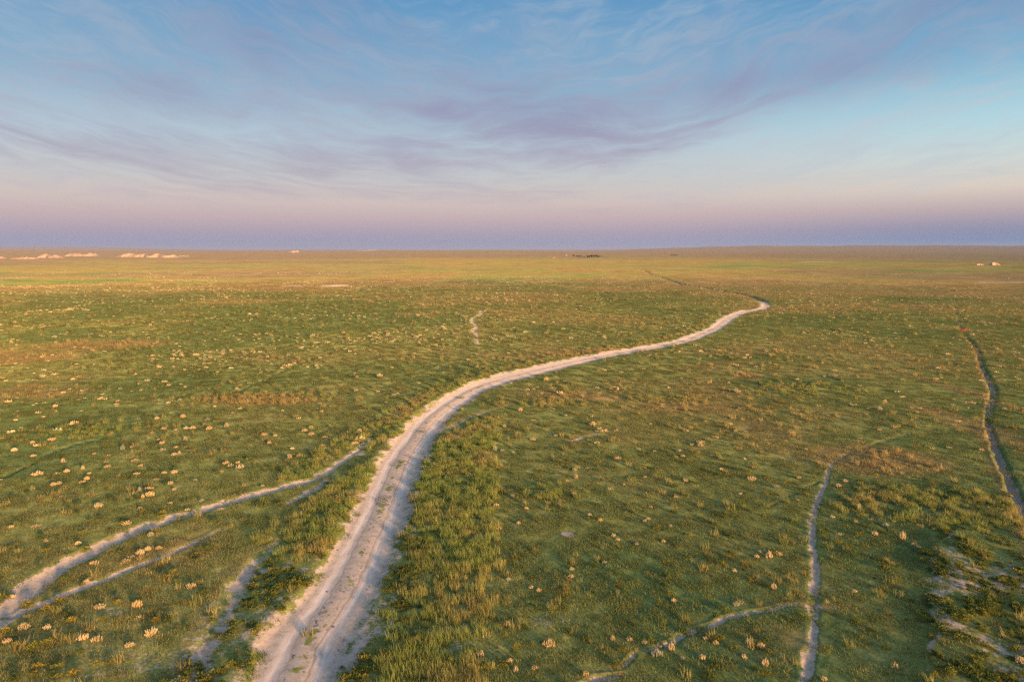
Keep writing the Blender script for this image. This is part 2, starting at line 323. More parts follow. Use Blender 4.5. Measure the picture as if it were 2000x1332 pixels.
def fields(x, y, micro=True):
    """everything the plain is made of at points x, y"""
    d = np.hypot(x, y); a = np.degrees(np.arctan2(x, y))
    z = base_h(x, y); soil = np.zeros(len(x)); mask = np.zeros(len(x), int)
    j1 = fbm(x, y, .9, 3, 21) - .5; j2 = fbm(x, y, 3.5, 3, 25) - .5
    fine = sst(150, 90, d)
    # general cover
    big = fbm(x, y, 34, 4, 31); mid = fbm(x, y, 9, 3, 36); far = fbm(x, y, 260, 4, 41)
    dry = .42 * sst(.50, .68, big) + .22 * sst(.52, .70, mid) - .08
    lush = .95 * sst(.52, .36, big) * (1 - .6 * sst(200, 420, d))
    dry = dry + sst(110, 420, d) * (.42 + .75 * (far - .4)) * (1 - .5 * sst(1200, 2600, d))
    left_basin = sst(700, 900, d + (a + 36) * 14) * (1 - sst(-14, -6, a))
    dry = dry * (1 - .35 * left_basin) + .12 * left_basin + .25 * sst(1500, 4000, d); lush = lush * (1 - left_basin)
    f2 = fbm(x, y, 85, 4, 43); f3 = fbm(x, y * .6, 700, 3, 47)
    dry = dry + sst(130, 300, d) * 1.1 * (f2 - .5); lush = lush + sst(130, 300, d) * (1 - sst(900, 1500, d)) * .35 * sst(.5, .32, f2) * sst(.62, .4, far)
    sage_haze = sst(900, 1700, d + 900 * (f3 - .5)) * .85 + .55 * sst(200, 500, d) * sst(.54, .68, fbm(x, y, 150, 4, 49)) + .35 * left_basin  # far term greys the ground to imitate haze; the rest is sagebrush
    tall = np.zeros(len(x)); weedy = np.zeros(len(x))
    for p in GOLD: dry = dry + p.value(x, y) * (.7 + 1.2 * mid)
    for p in LUSH:
        v = p.value(x, y); lush = lush + v; dry = dry * (1 - .6 * np.clip(v, 0, 1))
    for p in TALL: tall = np.maximum(tall, p.value(x + j2 * 1.5, y + j2 * 1.5))
    for p in WEEDY: weedy = np.maximum(weedy, p.value(x + j2 * 1.6, y + j1 * 1.2))
    for p in BARE: soil = np.maximum(soil, p.value(x + j1 * .8, y + j2 * 1.2) * (.62 + .75 * (mid if True else 0)))
    soil = np.maximum(soil, weedy * (.05 + .42 * sst(.40, .62, fbm(x, y, 2.2, 3, 51)) + .7 * (fbm(x, y, .45, 3, 53) - .5)))
    # fine tussocky relief
    bumpy = (fbm(x, y, .9, 4, 61, .6) - .5) * .10 * fine
    worn = np.zeros(len(x))
    rlat = np.full(len(x), 9.0); ralong = np.zeros(len(x)); rmask = np.zeros(len(x))
    # main road, cut slightly into the plain, bank on its left side
    lat, hw, al = ROAD.field(x, y); near = np.abs(lat) < 9
    n_ = np.nonzero(near)[0]
    if len(n_):
        l, h = lat[n_] + j1[n_] * .25, hw[n_]
        s_ = np.abs(l) - h
        cut = 1 - sst(-.35, .35, s_)
        rut = np.exp(-((l - .84) / .26) ** 2) + np.exp(-((l + .84) / .26) ** 2)
        lips = np.exp(-((l + .52) / .07) ** 2) * .6 + np.exp(-((l - .46) / .07) ** 2) * .5
        bumpy[n_] *= 1 - .85 * cut; rlat[n_] = l; ralong[n_] = al[n_]; rmask[n_] = cut
        z[n_] += -.10 * cut - .03 * rut * cut + .02 * np.exp(-(l / .4) ** 2) + .09 * np.exp(-((l - h - .55) / .5) ** 2) * (.4 + 1.2 * mid[n_]) - .018 * lips * cut
        rs = 1 - sst(-.15, .45, s_ + j1[n_] * .9 + j2[n_] * .5)
        hump = np.exp(-(l / .36) ** 2) * sst(.45, .72, fbm(x[n_], y[n_], .5, 3, 71)) * .75 + np.exp(-((np.abs(l) - h) / .5) ** 2) * sst(.45, .7, fbm(x[n_], y[n_], .6, 3, 73)) * .6
        hid = sst(AL_BEND, AL_BEND + 30, al[n_]); rs2 = rs * (1 - hump) * (1 - .6 * hid); z[n_] -= .25 * cut * hid; lush[n_] += cut * hid * .4
        verge_l = np.exp(-((l - h - .35) / .45) ** 2) * .62 * sst(.38, .66, fbm(x[n_], y[n_], 2.2, 3, 75))
        verge_r = np.exp(-((-l - h - .3) / .4) ** 2) * .6 * sst(.4, .7, fbm(x[n_], y[n_], 2.2, 3, 78))
        soil[n_] = np.maximum(soil[n_] * (1 - .3 * (np.abs(l) < h)), np.maximum(rs2, np.maximum(verge_l, verge_r)))
        dn = d[n_]
        band = np.exp(-((l - h - 2.2) / 1.3) ** 2) * sst(60, 85, dn)
        dry[n_] += band * (.5 + .8 * (mid[n_] - .3)); tall[n_] = np.maximum(tall[n_], band * .7)
        lush[n_] += np.exp(-((l - h - .5) / .45) ** 2) * sst(80, 120, dn) * 1.4
        wet = np.exp(-((-l - h - 1.6) / .9) ** 2) * sst(45, 70, dn) * (1 - sst(120, 160, dn)); lush[n_] += .8 * wet
        mask[n_[(np.abs(l) < h + .1)]] = 1
    def strip(line, mid_id, dep, amp, bank, jit=.35):
        lat, hw, al = line.field(x, y); q = np.nonzero(np.abs(lat) < line.reach)[0]
        if not len(q): return
        l = lat[q] + j1[q] * hw[q] * 1.3; h = hw[q]; s_ = np.abs(l) - h
        wob = .62 + 1.3 * (fbm(al[q], al[q] * 0 + hash(mid_id) % 50, 2.0, 2, 81) - .5)
        c_ = 1 - sst(-.6 * h, .5 * h, s_)
        z[q] += -dep * c_ + bank * np.exp(-((l - h * 1.5) / (h * .8)) ** 2)
        v = amp * (1 - sst(-.7 * h, .8 * h, s_ + j1[q] * h * jit * 3)) * np.clip(wob + .3 + 1.3 * (fbm(x[q], y[q], .35, 3, 83) - .5), .1, 1.1)
        soil[q] = np.maximum(soil[q], v); tall[q] *= 1 - np.clip(v, 0, 1)
        worn[q] = np.maximum(worn[q], (1 - sst(0, .42, s_)) * np.clip(amp, 0, 1) * np.clip(wob + .45, .3, 1))
        if mid_id: mask[q[np.abs(l) < h * 1.05]] = mid_id
        return l, h, q
    strip(SIDE, 2, .09, 1.08, .04); strip(THIN, 3, .05, .95, .02); strip(FOOT, 4, .05, 1.05, .015)
    for ln, amp, dp in SOILS:
        g_ = strip(ln, 0, dp * .6, amp * .92, dp * .3)
        if g_: dry[g_[2]] += .45 * np.exp(-((g_[0] - g_[1] * 2) / .35) ** 2)
    for ln, dp in TRAILS: strip(ln, 0, dp, .30, dp * .3)
    g = strip(GULLY, 5, .5, 1.0, .05)
    if g:
        l, h, q = g
        dry[q] += np.exp(-((l - h * 2.4) / (h * 1.3)) ** 2) * .75; lush[q] += np.exp(-((-l - h * 2.0) / (h * 1.2)) ** 2) * .9  # gold left bank and dark green right bank paint its lit and shaded sides
    lat, hw, al = SCARP.field(x, y); q = np.nonzero(np.abs(lat) < 3)[0]
    if len(q): 
        l = lat[q] + j1[q] * .8; z[q] += .16 * sst(-.15, .15, l) * (1 - sst(1.0, 3.0, l)); soil[q] = np.maximum(soil[q], .75 * np.exp(-(l / .25) ** 2) * sst(.35, .65, fbm(x[q], y[q], .7, 3, 91)))
    z = z + bumpy * (1 - .7 * np.clip(soil, 0, 1))
    return dict(worn=worn, sage_haze=np.clip(sage_haze, 0, 1), rlat=rlat, ralong=ralong, rmask=rmask, z=z, soil=np.clip(soil, 0, 1.1), dry=np.clip(dry, 0, 1), lush=np.clip(lush, 0, 1), tall=np.clip(tall, 0, 1), weedy=np.clip(weedy, 0, 1), mask=mask, d=d, a=a)

def hz(x, y):
    return float(fields(np.array([float(x)]), np.array([float(y)]))['z'][0])

# ------------------------------------------------------------------ materials
def new_mat(name):
    m = bpy.data.materials.new(name); m.use_nodes = True
    n = NT(m.node_tree); n.nt.nodes.clear()
    out = n.n('ShaderNodeOutputMaterial'); return m, n, out

def ground_material():
    m, n, out = new_mat('prairie_ground')
    pos = n.n('ShaderNodeNewGeometry').outputs['Position']
    at_ = n.n('ShaderNodeAttribute', attribute_name='cover')
    sp = n.n('ShaderNodeSeparateColor'); n.put(sp.inputs[0], at_.outputs['Color'])
    soil, dry, lush = sp.outputs
    rt = n.n('ShaderNodeAttribute', attribute_name='road')
    rs = n.n('ShaderNodeSeparateXYZ'); n.put(rs.inputs[0], rt.outputs['Vector'])
    rl_, ra_, rm_ = rs.outputs
    nf = n.noise(pos, 7.0, 5, .68); nm = n.noise(pos, 1.1, 4, .6); nl = n.noise(pos, .11, 4, .6); nx = n.noise(pos, .9, 3, .7, 1.0); nh = n.noise(pos, .035, 4, .6)
    gv = n.m('ADD', n.m('MULTIPLY', nf, .5), n.m('ADD', n.m('MULTIPLY', nm, .3), n.m('MULTIPLY', nl, .2)))
    g = n.ramp(gv, [(.32, (.046, .058, .015, 1)), (.42, (.115, .136, .037, 1)), (.53, (.20, .21, .063, 1)), (.64, (.36, .31, .13, 1))])
    lg = n.ramp(gv, [(.32, (.030, .054, .017, 1)), (.46, (.085, .128, .040, 1)), (.62, (.175, .21, .075, 1))])
    dg = n.ramp(n.m('ADD', n.m('MULTIPLY', nf, .4), n.m('ADD', n.m('MULTIPLY', nl, .3), n.m('MULTIPLY', nh, .3))), [(.36, (.105, .088, .030, 1)), (.5, (.205, .152, .056, 1)), (.62, (.34, .245, .11, 1))])
    c = n.mix(n.rng(n.m('ADD', lush, n.m('MULTIPLY', n.m('SUBTRACT', nx, .5), .5)), .2, .8), g, lg)
    c = n.mix(n.rng(n.m('ADD', dry, n.m('MULTIPLY', n.m('SUBTRACT', nx, .5), .55)), .12, .85), c, dg)
    sg = n.ramp(n.m('ADD', n.m('MULTIPLY', nf, .3), n.m('ADD', n.m('MULTIPLY', nl, .35), n.m('MULTIPLY', nh, .35))), [(.36, (.075, .066, .040, 1)), (.5, (.145, .115, .072, 1)), (.62, (.24, .185, .12, 1))])
    c = n.mix(n.m('MULTIPLY', at_.outputs['Alpha'], .9), c, sg)  # sagebrush brown, and the painted haze of the far plain
    # bare soil: tan and mottled, packed pale where wheels run
    sn = n.noise(pos, 2.3, 5, .68); sn2 = n.noise(pos, 16.0, 4, .65); sn3 = n.noise(n.comb(n.m('MULTIPLY', rl_, 7.0), n.m('MULTIPLY', ra_, .30), 0.0), 1.0, 4, .65)
    sv = n.m('ADD', n.m('MULTIPLY', sn, .5), n.m('MULTIPLY', sn2, .5))
    loose = n.ramp(sv, [(.32, (.20, .148, .108, 1)), (.48, (.36, .285, .228, 1)), (.66, (.50, .415, .35, 1))])
    pack = n.ramp(n.m('ADD', n.m('MULTIPLY', sn3, .6), n.m('MULTIPLY', sv, .4)), [(.34, (.32, .26, .215, 1)), (.48, (.46, .395, .35, 1)), (.62, (.57, .51, .465, 1))])
    al_ = n.m('ABSOLUTE', rl_)
    rd = n.m('DIVIDE', n.m('SUBTRACT', al_, .86), .34)
    rut = n.m('EXPONENT', n.m('MULTIPLY', n.m('MULTIPLY', rd, rd), -1.0))
    packed = n.m('MULTIPLY', rm_, n.m('ADD', .14, n.m('MULTIPLY', rut, .86)))
    sc_ = n.mix(packed, loose, pack)
    gd = n.m('DIVIDE', n.m('SUBTRACT', al_, n.m('ADD', .46, n.m('MULTIPLY', sn, .12))), .05)
    groove = n.m('MULTIPLY', n.m('MULTIPLY', rm_, .55), n.m('EXPONENT', n.m('MULTIPLY', n.m('MULTIPLY', gd, gd), -1.0)))
    sc_ = n.mix(groove, sc_, (.20, .135, .09, 1))
    sm = n.rng(n.m('ADD', soil, n.m('ADD', n.m('MULTIPLY', n.m('SUBTRACT', sn, .5), .9), n.m('MULTIPLY', n.m('SUBTRACT', nf, .5), 1.0))), .40, .64)
    sm = n.m('MULTIPLY', sm, n.m('SUBTRACT', 1.0, n.m('MULTIPLY', n.rng(n.noise(pos, 4.5, 4, .7), .56, .66), n.m('SUBTRACT', .75, n.m('MULTIPLY', packed, .72)))))
    c = n.mix(sm, c, sc_)
    bs = n.n('ShaderNodeBsdfDiffuse'); n.put(bs.inputs[0], c); bs.inputs[1].default_value = .8
    bp = n.n('ShaderNodeBump'); bp.inputs['Strength'].default_value = .35; bp.inputs['Distance'].default_value = .04
    n.put(bp.inputs['Height'], n.m('MULTIPLY', n.m('ADD', nf, n.m('MULTIPLY', sn2, .3)), n.m('SUBTRACT', 1.0, n.m('MULTIPLY', rm_, .6)))); n.put(bs.inputs['Normal'], bp.outputs[0])
    n.put(out.inputs[0], bs.outputs[0]); return m

def plant_material(name, root, lo, hi, tintcol=None, spread=.25, instanced=True, transl=.25):
    """colour from the root to the tip of each blade; each plant a little different"""
    m, n, out = new_mat(name)
    tip = n.n('ShaderNodeAttribute', attribute_name='tip').outputs['Fac']
    rnd = n.n('ShaderNodeObjectInfo').outputs['Random']
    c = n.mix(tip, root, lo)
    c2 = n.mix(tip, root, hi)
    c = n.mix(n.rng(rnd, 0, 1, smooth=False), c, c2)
    if tintcol:
        ti = n.n('ShaderNodeAttribute', attribute_name='tint', attribute_type='INSTANCER' if instanced else 'OBJECT').outputs['Fac']
        c = n.mix(ti, c, n.mix(tip, tuple(v * .5 for v in tintcol[:3]) + (1,), tintcol))
    hsv = n.n('ShaderNodeHueSaturation'); n.put(hsv.inputs['Color'], c)
    n.put(hsv.inputs['Value'], n.m('ADD', 1 - spread, n.m('MULTIPLY', n.m('FRACT', n.m('MULTIPLY', rnd, 37.7)), 2 * spread)))
    bs = n.n('ShaderNodeBsdfDiffuse'); n.put(bs.inputs[0], hsv.outputs[0])
    tr = n.n('ShaderNodeBsdfTranslucent'); n.put(tr.inputs[0], hsv.outputs[0])
    mx = n.n('ShaderNodeMixShader'); mx.inputs[0].default_value = transl
    n.put(mx.inputs[1], bs.outputs[0]); n.put(mx.inputs[2], tr.outputs[0]); n.put(out.inputs[0], mx.outputs[0]); return m

MG = ground_material()
GOLDC = (.36, .235, .075, 1)
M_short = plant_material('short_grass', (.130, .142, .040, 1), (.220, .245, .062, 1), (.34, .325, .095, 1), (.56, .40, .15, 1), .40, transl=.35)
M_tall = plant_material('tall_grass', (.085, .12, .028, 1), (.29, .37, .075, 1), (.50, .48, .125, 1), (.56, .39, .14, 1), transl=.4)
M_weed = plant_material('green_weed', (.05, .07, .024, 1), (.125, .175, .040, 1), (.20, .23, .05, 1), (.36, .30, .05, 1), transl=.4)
M_straw = plant_material('straw_shrub', (.10, .065, .03, 1), (.66, .49, .25, 1), (.54, .38, .165, 1), (.33, .335, .23, 1), .15, False, .2)  # dark root colour paints the shade low in the shrub
M_strawi = plant_material('straw_shrub_far', (.12, .08, .03, 1), (.72, .56, .30, 1), (.55, .40, .18, 1), (.42, .42, .23, 1), .32, True, .2)  # root darkened the same way, standing in for shade
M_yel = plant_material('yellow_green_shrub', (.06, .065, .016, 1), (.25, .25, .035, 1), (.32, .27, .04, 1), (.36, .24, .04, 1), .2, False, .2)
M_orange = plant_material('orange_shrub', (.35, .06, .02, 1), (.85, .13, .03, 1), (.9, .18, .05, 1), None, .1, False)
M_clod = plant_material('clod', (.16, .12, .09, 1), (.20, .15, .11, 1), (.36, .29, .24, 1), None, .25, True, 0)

def clay_material():
    m, n, out = new_mat('pale_clay')
    pos = n.n('ShaderNodeNewGeometry').outputs['Position']
    sx = n.n('ShaderNodeSeparateXYZ'); n.put(sx.inputs[0], pos)
    st_ = n.noise(n.comb(n.m('MULTIPLY', sx.outputs[0], .02), n.m('MULTIPLY', sx.outputs[1], .02), n.m('MULTIPLY', sx.outputs[2], .9)), 1.0, 4, .6)
    nn = n.noise(pos, .25, 4, .6)
    c = n.ramp(n.m('ADD', n.m('MULTIPLY', st_, .5), n.m('MULTIPLY', nn, .5)), [(.3, (.17, .10, .06, 1)), (.46, (.38, .245, .16, 1)), (.62, (.52, .36, .25, 1))])
    bs = n.n('ShaderNodeBsdfDiffuse'); n.put(bs.inputs[0], c); n.put(out.inputs[0], bs.outputs[0]); return m
M_clay = clay_material()
def plain_noise(name, c0, c1, scale):
    m, n, out = new_mat(name)
    pos = n.n('ShaderNodeNewGeometry').outputs['Position']
    c = n.mix(n.noise(pos, scale, 3, .6), c0, c1)
    bs = n.n('ShaderNodeBsdfDiffuse'); n.put(bs.inputs[0], c); n.put(out.inputs[0], bs.outputs[0]); return m
M_leaf = plain_noise('tree_leaf', (.010, .010, .008, 1), (.022, .022, .014, 1), .6)
M_bark = plain_noise('tree_bark', (.05, .04, .03, 1), (.11, .09, .07, 1), 3)

# ------------------------------------------------------------------ object helpers
def tag(o, label=None, cat=None, group=None, kind=None):
    if label: o['label'] = label
    if cat: o['category'] = cat
    if group: o['group'] = group
    if kind: o['kind'] = kind
    return o
def mesh_np(name, V, Fc, mats=None):
    me = bpy.data.meshes.new(name); V = np.asarray(V, np.float32)
    if isinstance(Fc, np.ndarray):
        n = Fc.shape[1]; me.vertices.add(len(V)); me.vertices.foreach_set('co', V.ravel())
        me.loops.add(Fc.size); me.loops.foreach_set('vertex_index', Fc.ravel().astype(np.int32))
        me.polygons.add(len(Fc)); me.polygons.foreach_set('loop_start', np.arange(0, Fc.size, n, dtype=np.int32))
        me.update(calc_edges=True)
    else: me.from_pydata(V.tolist(), [], Fc); me.update()
    for m in mats or []: me.materials.append(m)
    return me
def add_obj(name, me, parent=None):
    o = bpy.data.objects.new(name, me); col.objects.link(o)
    if parent: o.parent = parent
    return o

# ------------------------------------------------------------------ the plain: one sheet to the horizon, split where road and tracks run
def build_ground():
    NA, NR = 800, 780
    d0, d1 = 17.0, 34000.0
    dd = np.geomspace(d0, d1, 20000)
    g = .64 * (1 / d0 - 1 / dd) * d0 + .36 * np.log(dd / d0) / math.log(d1 / d0)
    rad = np.interp(np.linspace(0, g[-1], NR), g, dd)
    rad = np.concatenate([[.01, 5, 10, 14], rad])
    az_ = np.concatenate([np.linspace(-58, 58, NA), np.linspace(58, 302, 50)[1:-1]])
    nA, nR = len(az_), len(rad)
    A, D = np.meshgrid(np.radians(az_), rad)
    X, Y = (D * np.sin(A)).ravel(), (D * np.cos(A)).ravel()
    f = fields(X, Y); V = np.stack([X, Y, f['z']], 1)
    i = np.arange(nR - 1)[:, None] * nA; j = np.arange(nA)[None, :]; j2 = (j + 1) % nA
    Q = np.stack([i + j, i + nA + j, i + nA + j2, i + j2], -1).reshape(-1, 4)[:, ::-1]
    # normals over the whole sheet, so that the pieces meet without a seam
    e1, e2 = V[Q[:, 2]] - V[Q[:, 0]], V[Q[:, 3]] - V[Q[:, 1]]
    N = np.cross(e1, e2)
    flip = N[:, 2] < 0
    if flip.mean() > .5: Q = Q[:, ::-1]; N = -N
    VN = np.zeros_like(V)
    for c in range(4): np.add.at(VN, Q[:, c], N)
    VN /= np.linalg.norm(VN, axis=1)[:, None] + 1e-12
    cov = np.stack([np.clip(f['soil'], 0, 1), f['dry'], f['lush'], f['sage_haze']], 1).astype(np.float32)
    rdv = np.stack([f['rlat'], f['ralong'], f['rmask']], 1).astype(np.float32)
    mk = f['mask'][Q]; fm = np.where((mk == mk[:, :1]).all(1), mk[:, 0], np.sort(mk, 1)[:, 1])
    spec = [(0, 'ground', 'wide green and straw-coloured prairie running to the horizon', 'ground'), (1, 'dirt_road', 'pale two-rut dirt road curving away across the prairie', 'road'),
            (2, 'side_track', 'pale worn track branching off the dirt road to the lower left', 'track'), (3, 'thin_track', 'thin pale track running beside the wider side track', 'track'),
            (4, 'footpath', 'narrow pale footpath running up the grass right of the road', 'path'), (5, 'gully', 'narrow eroded gully winding down the right edge of the plain', 'gully')]
    for mid, nm, lab, cat in spec:
        q = Q[fm == mid]
        if not len(q): continue
        u, inv = np.unique(q, return_inverse=True)
        me = mesh_np(nm, V[u], inv.reshape(-1, 4), [MG])
        ca_ = me.attributes.new('cover', 'FLOAT_COLOR', 'POINT'); ca_.data.foreach_set('color', cov[u].ravel())
        me.attributes.new('road', 'FLOAT_VECTOR', 'POINT').data.foreach_set('vector', rdv[u].ravel())
        me.polygons.foreach_set('use_smooth', np.ones(len(q), bool))
        me.normals_split_custom_set_from_vertices(VN[u].astype(np.float32))
        tag(add_obj(nm, me), lab, cat, kind='structure')
build_ground()

# ------------------------------------------------------------------ far bluffs and mounds of pale clay
def bluff(name, x0, x1, ybase, hpx, label, seed, ynose=0.0, dist=None, kind='structure', cat='bluff', asym=.5):
    """a fluted clay slope between two photograph columns, standing on the far plain"""
    rg = np.random.default_rng(seed)
    D = depth(ybase) if dist is None else dist
    xa, xb = (x0 - 1000) / F * D, (x1 - 1000) / F * D; Y0 = D
    H = .74 * hpx / F * D; Wd = max(H * 2.6, (xb - xa) * .14)
    nu, nv = max(24, int((x1 - x0) * 1.6)), 15
    U = np.linspace(0, 1, nu); V_ = np.linspace(0, 1, nv)
    uu, vv = np.meshgrid(U, V_)
    L = xb - xa
    prof = np.where(vv < asym, sst(0, asym, vv), 1 - .85 * sst(asym, 1, vv))
    envl = sst(0, .22, uu) * (1 - sst(.75, 1, uu))
    flute = vnoise(uu * L / (H * .55), vv * 1.5, seed) ; fl2 = vnoise(uu * L / (H * 1.8), vv * .4, seed + 3)
    crest = .66 + .5 * fbm(uu * L, uu * 0, H * 4.5, 3, seed + 5)
    Z = H * prof * envl * crest * (.62 + .5 * flute) * (.7 + .5 * fl2)
    X = xa + L * uu + (vnoise(uu * 9, vv * 3, seed + 7) - .5) * H * .6
    Y = Y0 + (vv - .3) * Wd + (fl2 - .5) * H * 1.6 + (flute - .5) * H * .7 + ynose * uu
    gz = base_h(X.ravel(), Y.ravel()).reshape(X.shape)
    low = gz.min()
    P = np.stack([X, Y, gz + Z - .25 * (1 - sst(0, .15, Z / H)) * 1.0], -1).reshape(-1, 3)
    Pc = P.mean(0); Pc[2] = low
    i = np.arange(nv - 1)[:, None] * nu; j = np.arange(nu - 1)[None, :]
    Q = np.stack([i + j, i + j + 1, i + nu + j + 1, i + nu + j], -1).reshape(-1, 4)
    me = mesh_np(name, P - Pc, Q, [M_clay]); o = add_obj(name, me); o.location = Pc
    return tag(o, label, cat, kind=kind)
bluff('clay_bluff', -60, 26, 506, 7, 'pale clay bluff cut off by the left edge of the picture', 1)
bluff('clay_bluff', 22, 82, 507, 6, 'low broken pale clay bluff, second from the left edge on the horizon', 2)
bluff('clay_bluff', 76, 130, 504.5, 10, 'rounded pink-lit clay bluff in the middle of the long left chain', 3)
bluff('clay_bluff', 124, 202, 501.5, 9, 'pink-lit clay bluff at the right end of the long left chain', 4)
bluff('clay_bluff', 222, 360, 502.5, 11, 'long isolated pink-lit clay bluff right of the gap in the chain', 6)
bluff('clay_bluff', 350, 376, 501.0, 2.2, 'thin pale clay spur running off the isolated long bluff', 7)
bluff('clay_bluff', 564, 590, 494.5, 4.5, 'small single pale clay knoll on the horizon between bluffs and road', 8)
bluff('clay_mound', 1901, 1918, 521.5, 4.5, 'low flat pale mound on the far plain, left of the rounded pink one', 9, kind='thing', cat='mound')
bluff('clay_mound', 1930, 1949, 521.8, 7.0, 'rounded pinkish mound on the far plain near the right edge', 10, kind='thing', cat='mound')
bluff('clay_mound', 1102, 1107, 499.5, 3.5, 'tiny pale knob left of the far row of dark trees', 11, kind='thing', cat='mound')
bluff('clay_mound', 1077, 1084, 504.0, 3.0, 'tiny pale scar below and left of the far row of dark trees', 12, kind='thing', cat='mound')

# ------------------------------------------------------------------ far trees
def tree(px, ybase, hpx, wpx, label, seed, group):
    rg = np.random.default_rng(seed); D = depth(ybase)
    X, Y = (px - 1000) / F * D, D
    h, wd = hpx / F * D, wpx / F * D
    root = bpy.data.objects.new('tree', None); col.objects.link(root)
    root.location = (X, Y, float(base_h(np.array([X]), np.array([Y]))[0]) - .1)
    tag(root, label, 'tree', group)
    V, Fc = [], []
    def limb(p, q, r0, r1):
        b = len(V); 
        for pt, r in ((p, r0), (q, r1)):
            for k_ in range(5):
                t = k_ / 5 * 2 * math.pi; V.append((pt[0] + r * math.cos(t), pt[1] + r * math.sin(t), pt[2]))
        for k_ in range(5): Fc.append((b + k_, b + (k_ + 1) % 5, b + 5 + (k_ + 1) % 5, b + 5 + k_))
    limb((0, 0, 0), (rg.normal(0, .1), 0, h * .55), h * .045, h * .025)
    tips = []
    for k_ in range(6):
        t = k_ / 6 * 6.283 + rg.random(); q = (math.cos(t) * wd * .3, math.sin(t) * wd * .3, h * rg.uniform(.5, .8)); tips.append(q)
        limb((0, 0, h * rg.uniform(.25, .45)), q, h * .02, h * .008)
    add_obj('trunk', mesh_np('trunk', V, Fc, [M_bark]), root)
    n = 420; LV = []; LF = []
    lob = [(rg.normal(0, wd * .2), rg.normal(0, wd * .2), h * rg.uniform(.42, .8), rg.uniform(.16, .28) * wd + .05 * h) for _ in range(9)]
    for k_ in range(n):
        c = lob[k_ % 9]; v = rg.normal(0, 1, 3); v /= np.linalg.norm(v); r = c[3] * rg.random() ** .4
        p = np.array(c[:3]) + v * r; s = rg.uniform(.25, .5) * h / 6
        a, b_ = rg.normal(0, 1, 3), rg.normal(0, 1, 3); a /= np.linalg.norm(a); b_ /= np.linalg.norm(b_)
        i0 = len(LV); LV += [p - a * s, p + a * s, p + b_ * s * 1.2]; LF.append((i0, i0 + 1, i0 + 2))
    add_obj('crown', mesh_np('crown', LV, LF, [M_leaf]), root)
TG, TG2 = 'far row of dark trees on the plain', 'small dark clump of far trees right of the row'
for k_, (x, y, h, wd) in enumerate(((1119.5, 502.6, 4.2, 3.0), (1125, 503, 3.0, 3.5), (1128.5, 503, 3.4, 3.2), (1132, 503.2, 3.8, 3.4), (1136.5, 503.5, 2.6, 3.5), (1141, 503.6, 2.4, 3.2), (1146, 504, 5.2, 5.0), (1150, 504, 4.6, 4.6), (1154.5, 504.2, 6.0, 4.5),
                                     (1158.5, 504, 5.6, 4.6), (1163, 504.2, 5.8, 4.6), (1166.5, 504.2, 4.6, 4.0), (1170, 503.0, 3.0, 4.0), (1174, 503.0, 2.6, 4.2), (1179, 504.8, 1.8, 4.0), (1185, 504.9, 1.4, 4.0), (1204, 505.8, 1.2, 5.5))):
    nm = ['first', 'second', 'third', 'fourth', 'fifth', 'sixth', 'seventh', 'eighth', 'ninth', 'tenth', 'eleventh', 'twelfth', 'thirteenth', 'fourteenth', 'fifteenth', 'sixteenth', 'last and lowest'][k_]
    tree(x, y, h * 1.1, wd * 1.15, f'dark far tree, {nm} from the left in the long row on the plain', 100 + k_, TG)
for k_, x in enumerate((1309, 1312.5, 1316, 1319.5)):
    tree(x, 500.2, 3.0, 3.8, f'dark far tree, {["first", "second", "third", "fourth"][k_]} from the left in the short clump right of the row', 140 + k_, TG2)

# ------------------------------------------------------------------ plants: shapes
def blades(seed, n, h, spread, wdt, lean, hvar=.35, segs=2):
    rg = np.random.default_rng(seed); V, Fc, T = [], [], []
    for _ in range(n):
        r = spread * math.sqrt(rg.random()); t = rg.random() * 6.283; bx, by = r * math.cos(t), r * math.sin(t)
        hh = h * (1 + rg.uniform(-hvar, hvar)); az2 = rg.random() * 6.283; ln = lean * hh * rg.uniform(.3, 1.2)
        wx, wy = math.cos(az2 + 1.57) * wdt / 2, math.sin(az2 + 1.57) * wdt / 2
        i = len(V); cx, cy = math.cos(az2) * ln, math.sin(az2) * ln
        if segs == 1:
            V += [(bx - wx, by - wy, -.02), (bx + wx, by + wy, -.02), (bx + cx, by + cy, hh)]; T += [0, 0, 1]; Fc.append((i, i + 1, i + 2))
        else:
            V += [(bx - wx, by - wy, -.02), (bx + wx, by + wy, -.02), (bx + wx * .8 + cx * .35, by + wy * .8 + cy * .35, hh * .6), (bx - wx * .8 + cx * .35, by - wy * .8 + cy * .35, hh * .6), (bx + cx, by + cy, hh)]
            T += [0, 0, .6, .6, 1]; Fc += [(i, i + 1, i + 2), (i, i + 2, i + 3), (i + 3, i + 2, i + 4)]
    return V, Fc, T
def leaves(seed, n, wd, h, leaf, flat=.75):
    rg = np.random.default_rng(seed); V, Fc, T = [], [], []
    lob = [(rg.normal(0, wd * .22), rg.normal(0, wd * .22), h * rg.uniform(.35, .6)) for _ in range(5)]
    for k_ in range(n):
        c = lob[k_ % 5]; v = rg.normal(0, 1, 3); v /= np.linalg.norm(v); v[2] = abs(v[2]) * 1.1 - .35
        r = rg.random() ** .35
        p = np.array([c[0] + v[0] * wd * .34 * r, c[1] + v[1] * wd * .34 * r, max(.01, c[2] + v[2] * h * .45 * r)])
        d_ = v + rg.normal(0, .5, 3); d_[2] += .7; d_ /= np.linalg.norm(d_); sd = np.cross(d_, rg.normal(0, 1, 3)); sd /= np.linalg.norm(sd)
        s = leaf * rg.uniform(.6, 1.3); i = len(V)
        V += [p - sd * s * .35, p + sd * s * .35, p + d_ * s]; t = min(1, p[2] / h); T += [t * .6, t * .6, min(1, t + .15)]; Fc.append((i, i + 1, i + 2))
    return V, Fc, T
